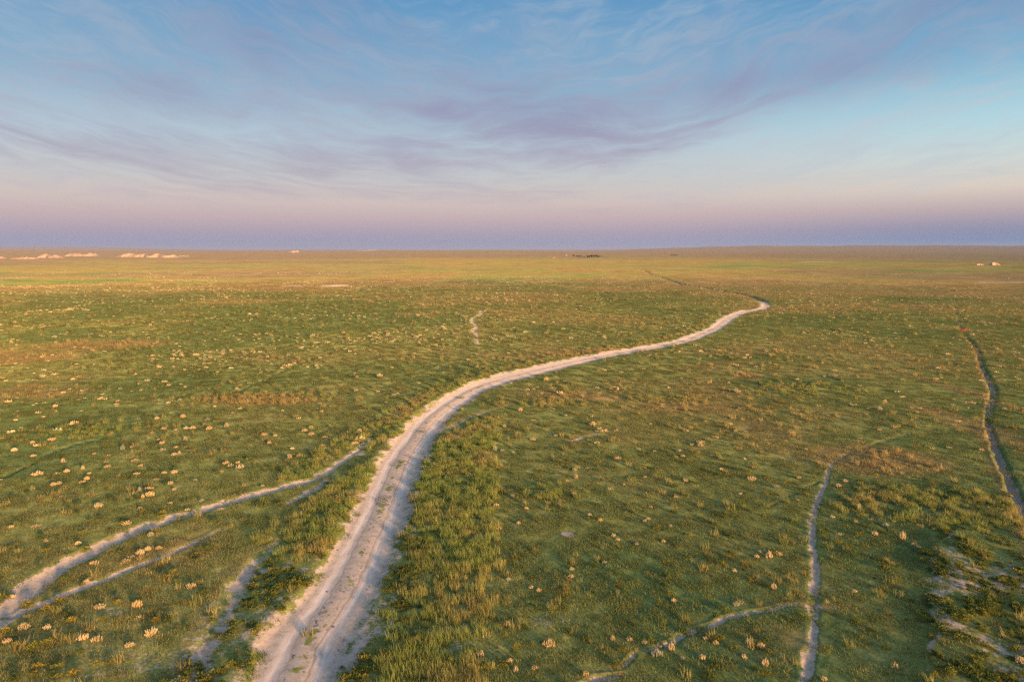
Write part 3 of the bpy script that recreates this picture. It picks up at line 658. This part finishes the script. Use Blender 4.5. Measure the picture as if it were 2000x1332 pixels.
def stalks(seed, n, wd, h, fan, rad, tall_mid=1.0, hv=.3):
    """dry shrub: many upright plumed stalks fanning from one root"""
    rg = np.random.default_rng(seed); V, Fc, T = [], [], []
    for k_ in range(n):
        rr_ = math.sqrt((k_ + .5) / n); t = k_ * 2.39996 + rg.normal(0, .3)
        out = rr_ * wd / 2 * rg.uniform(.8, 1.15); hh = h * (tall_mid - (tall_mid - .62) * rr_ ** 2) * rg.uniform(1 - hv, 1 + hv)
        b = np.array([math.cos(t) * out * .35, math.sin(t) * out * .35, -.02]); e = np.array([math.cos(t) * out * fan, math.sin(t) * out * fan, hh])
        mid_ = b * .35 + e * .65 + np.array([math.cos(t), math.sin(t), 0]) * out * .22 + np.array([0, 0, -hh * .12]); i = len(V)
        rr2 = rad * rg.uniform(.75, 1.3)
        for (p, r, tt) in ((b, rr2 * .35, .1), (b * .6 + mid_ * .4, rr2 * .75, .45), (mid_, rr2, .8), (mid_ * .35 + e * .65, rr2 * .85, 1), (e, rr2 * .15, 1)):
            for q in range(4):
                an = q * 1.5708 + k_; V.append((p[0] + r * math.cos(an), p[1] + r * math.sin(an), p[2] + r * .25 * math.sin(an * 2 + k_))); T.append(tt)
        for s_ in range(4):
            for q in range(4): a = i + s_ * 4; Fc.append((a + q, a + (q + 1) % 4, a + 4 + (q + 1) % 4, a + 4 + q))
    return V, Fc, T
def plant_mesh(name, data, mat):
    V, Fc, T = data; me = mesh_np(name, V, Fc, [mat])
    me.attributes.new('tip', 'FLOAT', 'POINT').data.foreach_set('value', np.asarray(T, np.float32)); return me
def clod(seed):
    rg = np.random.default_rng(seed); V = []; Fc = []
    V = [(math.cos(k_ * 1.05) * rg.uniform(.7, 1.2), math.sin(k_ * 1.05) * rg.uniform(.7, 1.2), -.2) for k_ in range(6)] + [(math.cos(k_ * 1.05 + .4) * .6, math.sin(k_ * 1.05 + .4) * .6, rg.uniform(.3, .6)) for k_ in range(6)] + [(0, 0, .65)]
    for k_ in range(6): Fc += [(k_, (k_ + 1) % 6, 6 + (k_ + 1) % 6, 6 + k_), (6 + k_, 6 + (k_ + 1) % 6, 12)]
    return V, Fc, [max(0, v[2]) for v in V]

# ------------------------------------------------------------------ stuff: uncountable plants, instanced on points
def scatter(name, label, protos, P, rotz, scl, idx, tint, tilt=None):
    pc = bpy.data.collections.new(name + '_shapes')
    for i, me in enumerate(protos):
        o = bpy.data.objects.new(f'{name}_shape_{i:02d}', me); pc.objects.link(o)
    n = len(P); me = bpy.data.meshes.new(name); me.vertices.add(n); me.vertices.foreach_set('co', np.asarray(P, np.float32).ravel())
    rot = np.zeros((n, 3), np.float32); rot[:, 2] = rotz
    if tilt is not None: rot[:, 0] = tilt[:, 0]; rot[:, 1] = tilt[:, 1]
    S = np.asarray(scl, np.float32); S = np.repeat(S[:, None], 3, 1) if S.ndim == 1 else S
    me.attributes.new('rot', 'FLOAT_VECTOR', 'POINT').data.foreach_set('vector', rot.ravel())
    me.attributes.new('scl', 'FLOAT_VECTOR', 'POINT').data.foreach_set('vector', S.ravel())
    me.attributes.new('pick', 'INT', 'POINT').data.foreach_set('value', np.asarray(idx, np.int32))
    me.attributes.new('tint', 'FLOAT', 'POINT').data.foreach_set('value', np.asarray(tint, np.float32))
    me.materials.append(protos[0].materials[0])
    o = add_obj(name, me); tag(o, label, kind='stuff'); o['category'] = name.replace('_', ' ')
    ng = bpy.data.node_groups.new(name + '_nodes', 'GeometryNodeTree')
    ng.interface.new_socket('Geometry', in_out='INPUT', socket_type='NodeSocketGeometry'); ng.interface.new_socket('Geometry', in_out='OUTPUT', socket_type='NodeSocketGeometry')
    gi, go = ng.nodes.new('NodeGroupInput'), ng.nodes.new('NodeGroupOutput')
    ci = ng.nodes.new('GeometryNodeCollectionInfo'); ci.inputs['Collection'].default_value = pc
    ci.inputs['Separate Children'].default_value = True; ci.inputs['Reset Children'].default_value = True
    ip = ng.nodes.new('GeometryNodeInstanceOnPoints'); ip.inputs['Pick Instance'].default_value = True
    def att(nm, ty):
        a = ng.nodes.new('GeometryNodeInputNamedAttribute'); a.data_type = ty; a.inputs['Name'].default_value = nm; return a.outputs[0]
    mp = ng.nodes.new('GeometryNodeMeshToPoints')
    L = ng.links.new; L(gi.outputs[0], mp.inputs[0]); L(mp.outputs[0], ip.inputs['Points']); L(ci.outputs[0], ip.inputs['Instance'])
    L(att('pick', 'INT'), ip.inputs['Instance Index']); L(att('rot', 'FLOAT_VECTOR'), ip.inputs['Rotation']); L(att('scl', 'FLOAT_VECTOR'), ip.inputs['Scale']); L(ip.outputs[0], go.inputs[0])
    o.modifiers.new('scatter', 'NODES').node_group = ng
    return o
def sow(n, dmin, dmax, amax=58, p=1.0):
    """random points over the plain in front of the camera; p=2 is even, less thins out with distance"""
    u = rng.random(n)
    d = (dmin ** p + u * (dmax ** p - dmin ** p)) ** (1 / p)
    a = np.radians(rng.uniform(-amax, amax, n)); return d * np.sin(a), d * np.cos(a)
U = lambda a, b, n: rng.uniform(a, b, n)

def build_grass():
    # short turf
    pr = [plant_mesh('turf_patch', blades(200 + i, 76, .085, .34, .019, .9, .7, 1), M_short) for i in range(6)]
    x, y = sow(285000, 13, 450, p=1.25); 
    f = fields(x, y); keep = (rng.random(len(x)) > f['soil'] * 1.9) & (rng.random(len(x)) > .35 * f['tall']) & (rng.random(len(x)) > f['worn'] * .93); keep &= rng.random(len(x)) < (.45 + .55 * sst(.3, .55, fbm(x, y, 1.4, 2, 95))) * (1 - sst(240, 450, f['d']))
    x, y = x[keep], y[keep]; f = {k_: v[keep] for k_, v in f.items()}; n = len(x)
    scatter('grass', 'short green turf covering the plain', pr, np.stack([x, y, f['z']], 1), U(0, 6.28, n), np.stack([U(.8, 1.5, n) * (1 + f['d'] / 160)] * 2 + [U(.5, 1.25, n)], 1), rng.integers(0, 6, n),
            np.clip(f['dry'] * .85 + U(-.2, .22, n) - .3 * f['lush'] + .35 * sst(110, 330, f['d']), 0, .9))
    # tall grass
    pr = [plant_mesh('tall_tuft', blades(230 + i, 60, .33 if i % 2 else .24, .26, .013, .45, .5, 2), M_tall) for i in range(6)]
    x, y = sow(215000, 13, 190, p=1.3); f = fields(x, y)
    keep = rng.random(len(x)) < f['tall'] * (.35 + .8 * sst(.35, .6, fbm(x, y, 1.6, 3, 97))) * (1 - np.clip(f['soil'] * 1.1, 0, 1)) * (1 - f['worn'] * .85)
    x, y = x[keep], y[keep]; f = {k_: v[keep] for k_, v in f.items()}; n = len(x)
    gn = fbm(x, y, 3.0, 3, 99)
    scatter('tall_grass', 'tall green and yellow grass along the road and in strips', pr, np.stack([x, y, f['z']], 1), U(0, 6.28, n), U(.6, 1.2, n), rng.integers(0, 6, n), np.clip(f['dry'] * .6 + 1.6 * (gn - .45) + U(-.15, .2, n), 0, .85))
    # ragged tussocks over the turf, some straw-coloured
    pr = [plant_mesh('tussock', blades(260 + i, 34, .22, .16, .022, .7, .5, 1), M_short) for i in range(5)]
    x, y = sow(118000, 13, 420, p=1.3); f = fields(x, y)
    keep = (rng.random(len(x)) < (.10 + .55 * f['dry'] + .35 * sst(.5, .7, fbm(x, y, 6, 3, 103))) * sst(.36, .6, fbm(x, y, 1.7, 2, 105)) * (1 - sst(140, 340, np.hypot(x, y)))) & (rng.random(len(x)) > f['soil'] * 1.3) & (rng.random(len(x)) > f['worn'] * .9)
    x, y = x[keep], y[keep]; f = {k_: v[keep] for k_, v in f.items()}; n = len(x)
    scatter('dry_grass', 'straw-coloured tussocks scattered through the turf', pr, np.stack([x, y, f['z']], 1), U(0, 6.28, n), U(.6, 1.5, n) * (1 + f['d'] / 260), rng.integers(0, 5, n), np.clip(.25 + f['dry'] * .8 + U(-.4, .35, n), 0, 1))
    # leafy weeds on the half-bare ground
    pr = [plant_mesh('weed_clump', leaves(290 + i, 150, .42, .22, .07), M_weed) for i in range(6)]
    x, y = sow(95000, 13, 80, p=1.5); f = fields(x, y)
    keep = rng.random(len(x)) < .9 * f['weedy'] * sst(.75, .35, f['soil']) * sst(.4, .62, fbm(x, y, 1.4, 3, 111)) + .02 * (f['d'] < 60) * (f['mask'] == 0) * (1 - f['soil'])
    keep &= f['mask'] == 0
    x, y = x[keep], y[keep]; f = {k_: v[keep] for k_, v in f.items()}; n = len(x)
    scatter('weeds', 'low leafy green weeds on half-bare ground', pr, np.stack([x, y, f['z']], 1), U(0, 6.28, n), U(.35, 1.1, n), rng.integers(0, 6, n), np.clip(U(-.5, .8, n), 0, .8))
    # clods and dung on the road and the bare ground
    pr = [plant_mesh('clod', clod(320 + i), M_clod) for i in range(5)]
    x, y = sow(62000, 13, 70, p=1.5); f = fields(x, y); lat, hw, al = ROAD.field(x, y)
    pk = np.where(np.abs(lat) < hw + .6, .05 + .5 * np.exp(-(lat / .33) ** 2) + .3 * sst(-.3, .3, np.abs(lat) - hw), .06) * (f['soil'] > .4)
    keep = rng.random(len(x)) < pk
    x, y = x[keep], y[keep]; f = {k_: v[keep] for k_, v in f.items()}; n = len(x)
    scatter('clods', 'small earth clods and tufts lying on the bare ground', pr, np.stack([x, y, f['z']], 1), U(0, 6.28, n), np.stack([rng.uniform(.18, 1, n) ** 2 * .10] * 2 + [rng.uniform(.02, .035, n)], 1), rng.integers(0, 5, n), np.zeros(n))
build_grass()

# ------------------------------------------------------------------ single shrubs
SHAPES = [('broad spiky', stalks(401, 58, .60, .30, 1.15, .014, 1.05, .35)), ('broad spiky', stalks(402, 48, .58, .28, 1.2, .014, .95, .45)),
          ('small round', stalks(403, 52, .44, .24, 1.0, .014, 1.1, .25)), ('small round', stalks(404, 44, .42, .22, 1.0, .014, 1.05, .3)),
          ('low ragged', stalks(405, 40, .70, .20, 1.25, .013, .9, .55)), ('low ragged', stalks(406, 34, .66, .20, 1.3, .013, .8, .6)),
          ('upright forked', stalks(407, 22, .36, .32, 1.1, .014, 1.1, .4))]
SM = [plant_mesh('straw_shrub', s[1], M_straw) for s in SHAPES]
SWID = [.66, .66, .46, .44, .84, .82, .40]
BL = [(290,40,65),(430,40,50),(690,112,55),(1050,35,60),(1410,70,35),(250,248,65),(80,255,35),(545,370,45),(1545,128,50),(1055,315,45),(910,462,65),(980,440,55),(1110,405,45),(880,495,75),(658,512,60),(605,635,40),(85,740,45),(1338,675,70),(700,820,70),(960,805,70),(980,885,40),(802,742,40),(600,980,60),(585,1035,70),(675,1045,75),(1060,1000,90),(905,1085,60),(330,960,55),(170,960,75),(50,1055,60),(890,230,60),(1035,412,45)]
ML = [(915,20,50),(420,235,65),(645,238,55),(948,220,65),(1238,250,60),(1197,295,40),(1222,322,38),(1262,360,75),(580,405,80),(727,360,55),(860,372,40),(993,352,65),(1068,352,72),(1465,300,40),(1465,332,55),(1632,312,50),(1540,165,55),(660,482,40),(708,530,60),(980,487,50),(868,575,52),(1000,565,45),(1030,608,60),(1075,612,50),(242,600,55),(352,568,50),(717,608,78),(850,662,60),(912,652,45),(65,672,50),(213,645,48),(385,738,85),(455,785,32),(55,808,75),(100,800,30),(1460,768,75),(1400,858,45),(727,880,60),(850,880,75),(990,912,60),(1092,958,55),(803,1005,70),(412,890,75),(440,1098,52),(535,1068,70),(585,1058,50),(540,1145,60),(590,1142,50),(480,1172,40),(640,955,40),(850,1075,45),(1175,1208,50),(445,1305,70),(1400,1305,80),(1005,1315,60),(805,1230,50)]
LL = [(322,405,28),(460,362,25),(580,360,22),(520,236,25),(335,235,20),(455,230,18),(790,215,18),(985,280,25),(820,310,18),(1190,155,22),(1268,204,18),(1400,278,28),(1380,300,22),(1550,320,18),(1805,335,16),(1862,384,24),(1875,433,22),(188,618,28),(305,600,42),(85,662,35),(195,693,32),(217,800,55),(330,795,35),(390,785,32),(485,772,22),(520,792,25),(508,828,32),(312,865,36),(345,855,30),(1540,572,35),(1605,575,25),(1570,620,25),(1775,548,35),(1812,525,25),(1815,568,32),(1680,682,22),(1690,708,32),(1745,692,32),(1880,632,32),(1913,590,22),(1530,868,22),(550,680,18),(368,728,28),(325,28,18),(430,108,18),(510,142,16),(700,300,20),(1080,290,16),(1125,290,14),(1455,220,14),(1495,68,14),(1555,28,14),(65,30,20),(245,115,18),(1020,200,16),(1075,188,16)]
RC = [(75,312,26),(112,298,18),(203,318,22),(212,228,32),(295,335,28),(318,328,24),(250,378,18),(335,300,15),(112,405,22),(180,400,16),(95,550,30),(70,622,40),(728,135,20),(783,175,22),(825,122,15),(365,190,15),(1185,250,38),(1235,230,22),(1133,290,25),(1110,302,22),(1108,485,28),(1170,485,15),(940,522,20),(1035,430,30),(1298,458,20),(1225,450,15),(888,622,26),(885,660,28),(928,662,26),(990,672,20),(1105,595,30),(1240,573,25),(1455,515,40),(1430,762,32),(1350,775,30),(1358,822,26),(1305,840,20),(1600,708,35),(1555,885,22),(1638,860,20),(1760,815,22),(1850,775,35),(1940,935,28),(1958,663,30),(1980,692,25),(1860,395,30),(1615,280,18),(1600,308,20),(1490,195,30),(1525,195,24),(80,175,16),(130,183,20),(285,180,20),(245,260,18),(300,262,20),(655,175,14),(980,48,18),(500,75,14),(958,130,14),(80,232,22)]
RM = [(145,490,32),(295,470,26),(287,510,28),(213,492,30),(315,548,22),(375,550,25),(112,632,36),(10,692,24),(410,830,50),(417,760,26),(553,874,42),(685,820,26),(372,708,20),(800,733,20),(345,912,20),(25,838,30),(728,655,20),(1155,540,26),(1240,525,28),(1375,438,25),(1695,385,38),(1750,658,30),(890,230,40),(1190,378,22),(1095,415,30),(1155,422,38),(680,175,15),(325,322,40),(958,840,30),(915,870,35),(1045,590,30),(440,600,15),(233,772,25),(1580,395,20),(110,127,16),(550,160,20),(445,38,16),(560,12,14),(405,118,18)]
CB = [(358,36,32),(248,100,40),(210,250,40),(790,22,38),(900,172,28),(975,208,34),(1285,210,30),(1310,198,20),(1328,110,30),(1502,46,32),(1068,315,25),(1097,343,34),(1228,373,25),(775,550,32),(770,602,42),(1005,500,32),(330,622,26),(545,695,22),(493,675,20),(1488,767,38),(1912,560,38),(172,1012,70),(325,938,48),(135,1142,60),(612,1085,80),(340,1188,34),(383,1255,42),(517,1243,32),(1063,1040,32),(1178,1045,46),(1283,1063,26),(1400,1075,60),(1368,1148,85),(1475,1110,52),(1490,1065,30),(1550,1172,36),(1115,1275,42),(873,1293,36),(1708,1035,42),(1780,1070,26),(1925,798,50),(1955,790,40),(1465,243,24),(1415,355,28),(458,125,30),(268,263,20),(403,228,22),(1690,1175,26)]
RB = [(245,448,60),(188,468,50),(153,420,20),(122,425,22),(100,462,25),(220,685,46),(785,703,34),(1323,187,55),(1118,335,48),(1128,358,28),(1200,377,42),(1232,398,25),(678,305,36),(630,185,35),(905,195,38),(1000,245,40),(1027,185,30),(1057,215,25),(855,140,50),(815,130,36),(1668,630,58),(1245,772,60),(1300,755,45),(1368,935,42),(160,1215,55),(130,1092,60),(10,1160,30),(38,1060,45),(1065,1238,55),(568,1318,40),(1940,1195,70),(385,70,30),(1875,40,24),(755,67,24),(925,305,45),(793,215,26)]
spots = []
for lst, ox, oy, s in ((BL, 0, 960, 3.58), (ML, 200, 780, 6.053), (LL, 0, 660, 2.985), (RC, 670, 660, 2.985), (RM, 1330, 660, 2.985), (CB, 900, 960, 3.58), (RB, 1450, 960, 3.58)):
    for (x, y, wd) in lst:
        P = (ox + x / s, oy + y / s, wd / s)
        if all((P[0] - q[0]) ** 2 + ((P[1] - q[1]) * 1.6) ** 2 > 30 for q in spots): spots.append(P)
spots.sort(key=lambda p: -p[2]); spots = spots[:300]
_line_y = lambda L, xx: np.interp(xx, [p[0] for p in L], [p[1] for p in L])
def zone(x, y):
    yS = _line_y([(0, 1197), (115, 1108), (220, 1055), (350, 1008), (430, 985), (560, 950), (645, 918), (726, 858)], x)
    yT = _line_y([(0, 1220), (100, 1170), (180, 1140), (260, 1108), (350, 1072), (430, 1035)], x)
    if y < 1332 and x < 700 and y > yS:
        return 'between side track and thin track' if x < 430 and y < yT else 'between thin track and dirt road'
    xr = np.interp(y, [660, 700, 727, 760, 803, 860, 900, 960, 1060, 1150, 1239, 1332], [1340, 1150, 1000, 940, 860, 810, 780, 758, 715, 671, 608, 566])
    if x < xr:
        if y < 780: return 'on far grass left of the dirt road'
        return 'at far left behind the side track' if x < 250 else ('on grass behind the side track' if x < 480 else 'between side track and road fork')
    xf = np.interp(y, [885, 940, 1020, 1100, 1332], [1650, 1612, 1586, 1592, 1574]) if y > 885 else 1650
    if y < 800: return 'on far grass right of the dirt road'
    if x < xf: return 'near the tall grass right of the road' if x < 1150 else ('on turf midway from road to footpath' if x < 1380 else 'on turf just left of the footpath')
    return 'between footpath and gully' if x < 1815 or y < 1000 else 'on patchy ground near the gully'
ORD = ['nearest', 'second nearest', 'third nearest', 'fourth nearest', 'fifth nearest', 'sixth nearest', 'seventh nearest', 'eighth nearest', 'ninth nearest', 'tenth nearest', 'eleventh nearest', 'twelfth nearest']
recs = []
for (x, y, wd) in spots:
    X, Y = at(x, y); dpt = Y * cp_ + CAMZ * sp_; real = wd / F * dpt
    k_ = random.choice((0, 1, 1, 2, 4, 5)) if real > .45 else random.choice((2, 3, 3, 6, 5, 2, 3))
    ti = random.choice((0, 0, 0, .25, .25, .9))
    recs.append([x, y, X, Y, real, k_, ti, zone(x, y)])
cnt = {}
for r in sorted(recs, key=lambda r: -r[1]):
    x, y, X, Y, real, k_, ti, zn = r
    tone = 'grey-green' if ti > .5 else ('tan' if ti > .1 else 'straw-coloured')
    key = (SHAPES[k_][0], tone, zn); i = cnt.get(key, 0); cnt[key] = i + 1
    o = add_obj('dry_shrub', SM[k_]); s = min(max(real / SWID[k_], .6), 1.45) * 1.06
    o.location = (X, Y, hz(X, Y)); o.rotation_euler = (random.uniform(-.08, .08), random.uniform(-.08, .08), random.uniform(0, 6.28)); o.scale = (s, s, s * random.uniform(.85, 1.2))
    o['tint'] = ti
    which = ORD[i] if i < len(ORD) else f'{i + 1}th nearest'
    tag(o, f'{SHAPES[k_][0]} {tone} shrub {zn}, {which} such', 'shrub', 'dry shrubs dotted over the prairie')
YB = [(500,905),(420,773),(190,808),(335,825),(675,1218),(230,1103),(325,1073),(405,1230),(250,1235),(520,1285),(405,1300),(120,1075),(35,755),(1135,155),(1130,185),(595,412),(325,418),(830,783),(862,232),(1340,460),(40,995),(1375,440),(1165,610),(1090,905),(575,658),(1215,570),(730,905),(760,1210)]
YR = [(998,495),(998,548),(160,25),(210,28),(725,255),(1380,500),(1005,1105),(665,370),(555,295),(60,630),(10,520),(1800,345)]
YC = [(735,680),(1875,470),(1840,520)]
YM = [plant_mesh('yellow_shrub', leaves(440 + i, 170, .42, .26, .065), M_yel) for i in range(4)]
ys = [(x / 3.58, 960 + y / 3.58) for x, y in YB] + [(1450 + x / 3.58, 960 + y / 3.58) for x, y in YR] + [(900 + x / 3.58, 960 + y / 3.58) for x, y in YC]
cnt = {}
for (x, y) in sorted(ys, key=lambda p: -p[1]):
    X, Y = at(x, y); zn = zone(x, y); i = cnt.get(zn, 0); cnt[zn] = i + 1
    o = add_obj('leafy_shrub', random.choice(YM)); s = random.uniform(.75, 1.25); o.scale = (s, s, s * random.uniform(.8, 1.1)); o['tint'] = random.choice((0, 0, .3, .6))
    o.location = (X, Y, hz(X, Y)); o.rotation_euler = (0, 0, random.uniform(0, 6.28))
    tag(o, f'low rounded yellow-green shrub {zn}, {ORD[i] if i < 12 else f"{i + 1}th nearest"} such', 'shrub', 'yellow-green shrubs in the turf')
X, Y = at(1880, 650)
o = add_obj('orange_shrub', plant_mesh('orange_shrub', leaves(470, 260, .9, 1.1, .14), M_orange)); o.location = (X, Y, hz(X, Y)); o.scale = (.85, .85, .9)
tag(o, 'bright orange-red shrub standing beside the gully near the right edge', 'shrub')
X, Y = at(1853, 647)
o = add_obj('rusty_shrub', plant_mesh('rusty_shrub', leaves(471, 160, .9, .4, .12), M_orange)); o.location = (X, Y, hz(X, Y)); o.scale = (.8, .8, .8)
tag(o, 'small low rusty shrub left of the bright orange-red one', 'shrub')

# the thousands of further shrubs read as one mass
def build_far_shrubs():
    pr = [plant_mesh('far_shrub', stalks(480 + i, 16, .5, .22, 1.2, .030, 1.0, .4), M_strawi) for i in range(4)]
    x, y = sow(176000, 55, 760, p=1.6); f = fields(x, y)
    dens = .06 + .95 * sst(.50, .74, fbm(x, y, 20, 5, 121, .65)) * (.35 + 1.0 * sst(8, -18, f['a']))
    keep = (rng.random(len(x)) < dens * (.35 + .65 * sst(70, 120, f['d'])) * (1 - .9 * sst(300, 760, f['d']))) & (f['mask'] == 0) & (rng.random(len(x)) > f['lush'] * .6)
    x, y = x[keep], y[keep]; f = {k_: v[keep] for k_, v in f.items()}; n = len(x)
    scatter('distant_shrubs', 'countless small straw-coloured shrubs dotted over the distant plain', pr, np.stack([x, y, f['z']], 1), U(0, 6.28, n), np.clip(np.exp(rng.normal(-.36, .40, n)), .3, 1.7), rng.integers(0, 4, n), np.clip(U(-.6, .9, n), 0, .9))
build_far_shrubs()

# ------------------------------------------------------------------ haze: even, thin evening air round everything
def build_haze():
    s, z0, z1 = 36000, -60, 100
    V = [(x, y, z) for z in (z0, z1) for x, y in ((-s, -s), (s, -s), (s, s), (-s, s))]
    Fc = [(3, 2, 1, 0), (4, 5, 6, 7), (0, 1, 5, 4), (1, 2, 6, 5), (2, 3, 7, 6), (3, 0, 4, 7)]
    m, n, out = new_mat('evening_haze')
    pv = n.n('ShaderNodeVolumePrincipled'); pv.inputs['Color'].default_value = (.35, .43, .67, 1); pv.inputs['Density'].default_value = 5.5e-5; pv.inputs['Anisotropy'].default_value = 0
    pv.inputs['Density Attribute'].default_value = ''
    n.put(out.inputs['Volume'], pv.outputs[0]); m.cycles.homogeneous_volume = True
    tag(add_obj('haze', mesh_np('haze', V, Fc, [m])), 'thin bluish evening haze over the plain', 'haze', kind='stuff')
build_haze()
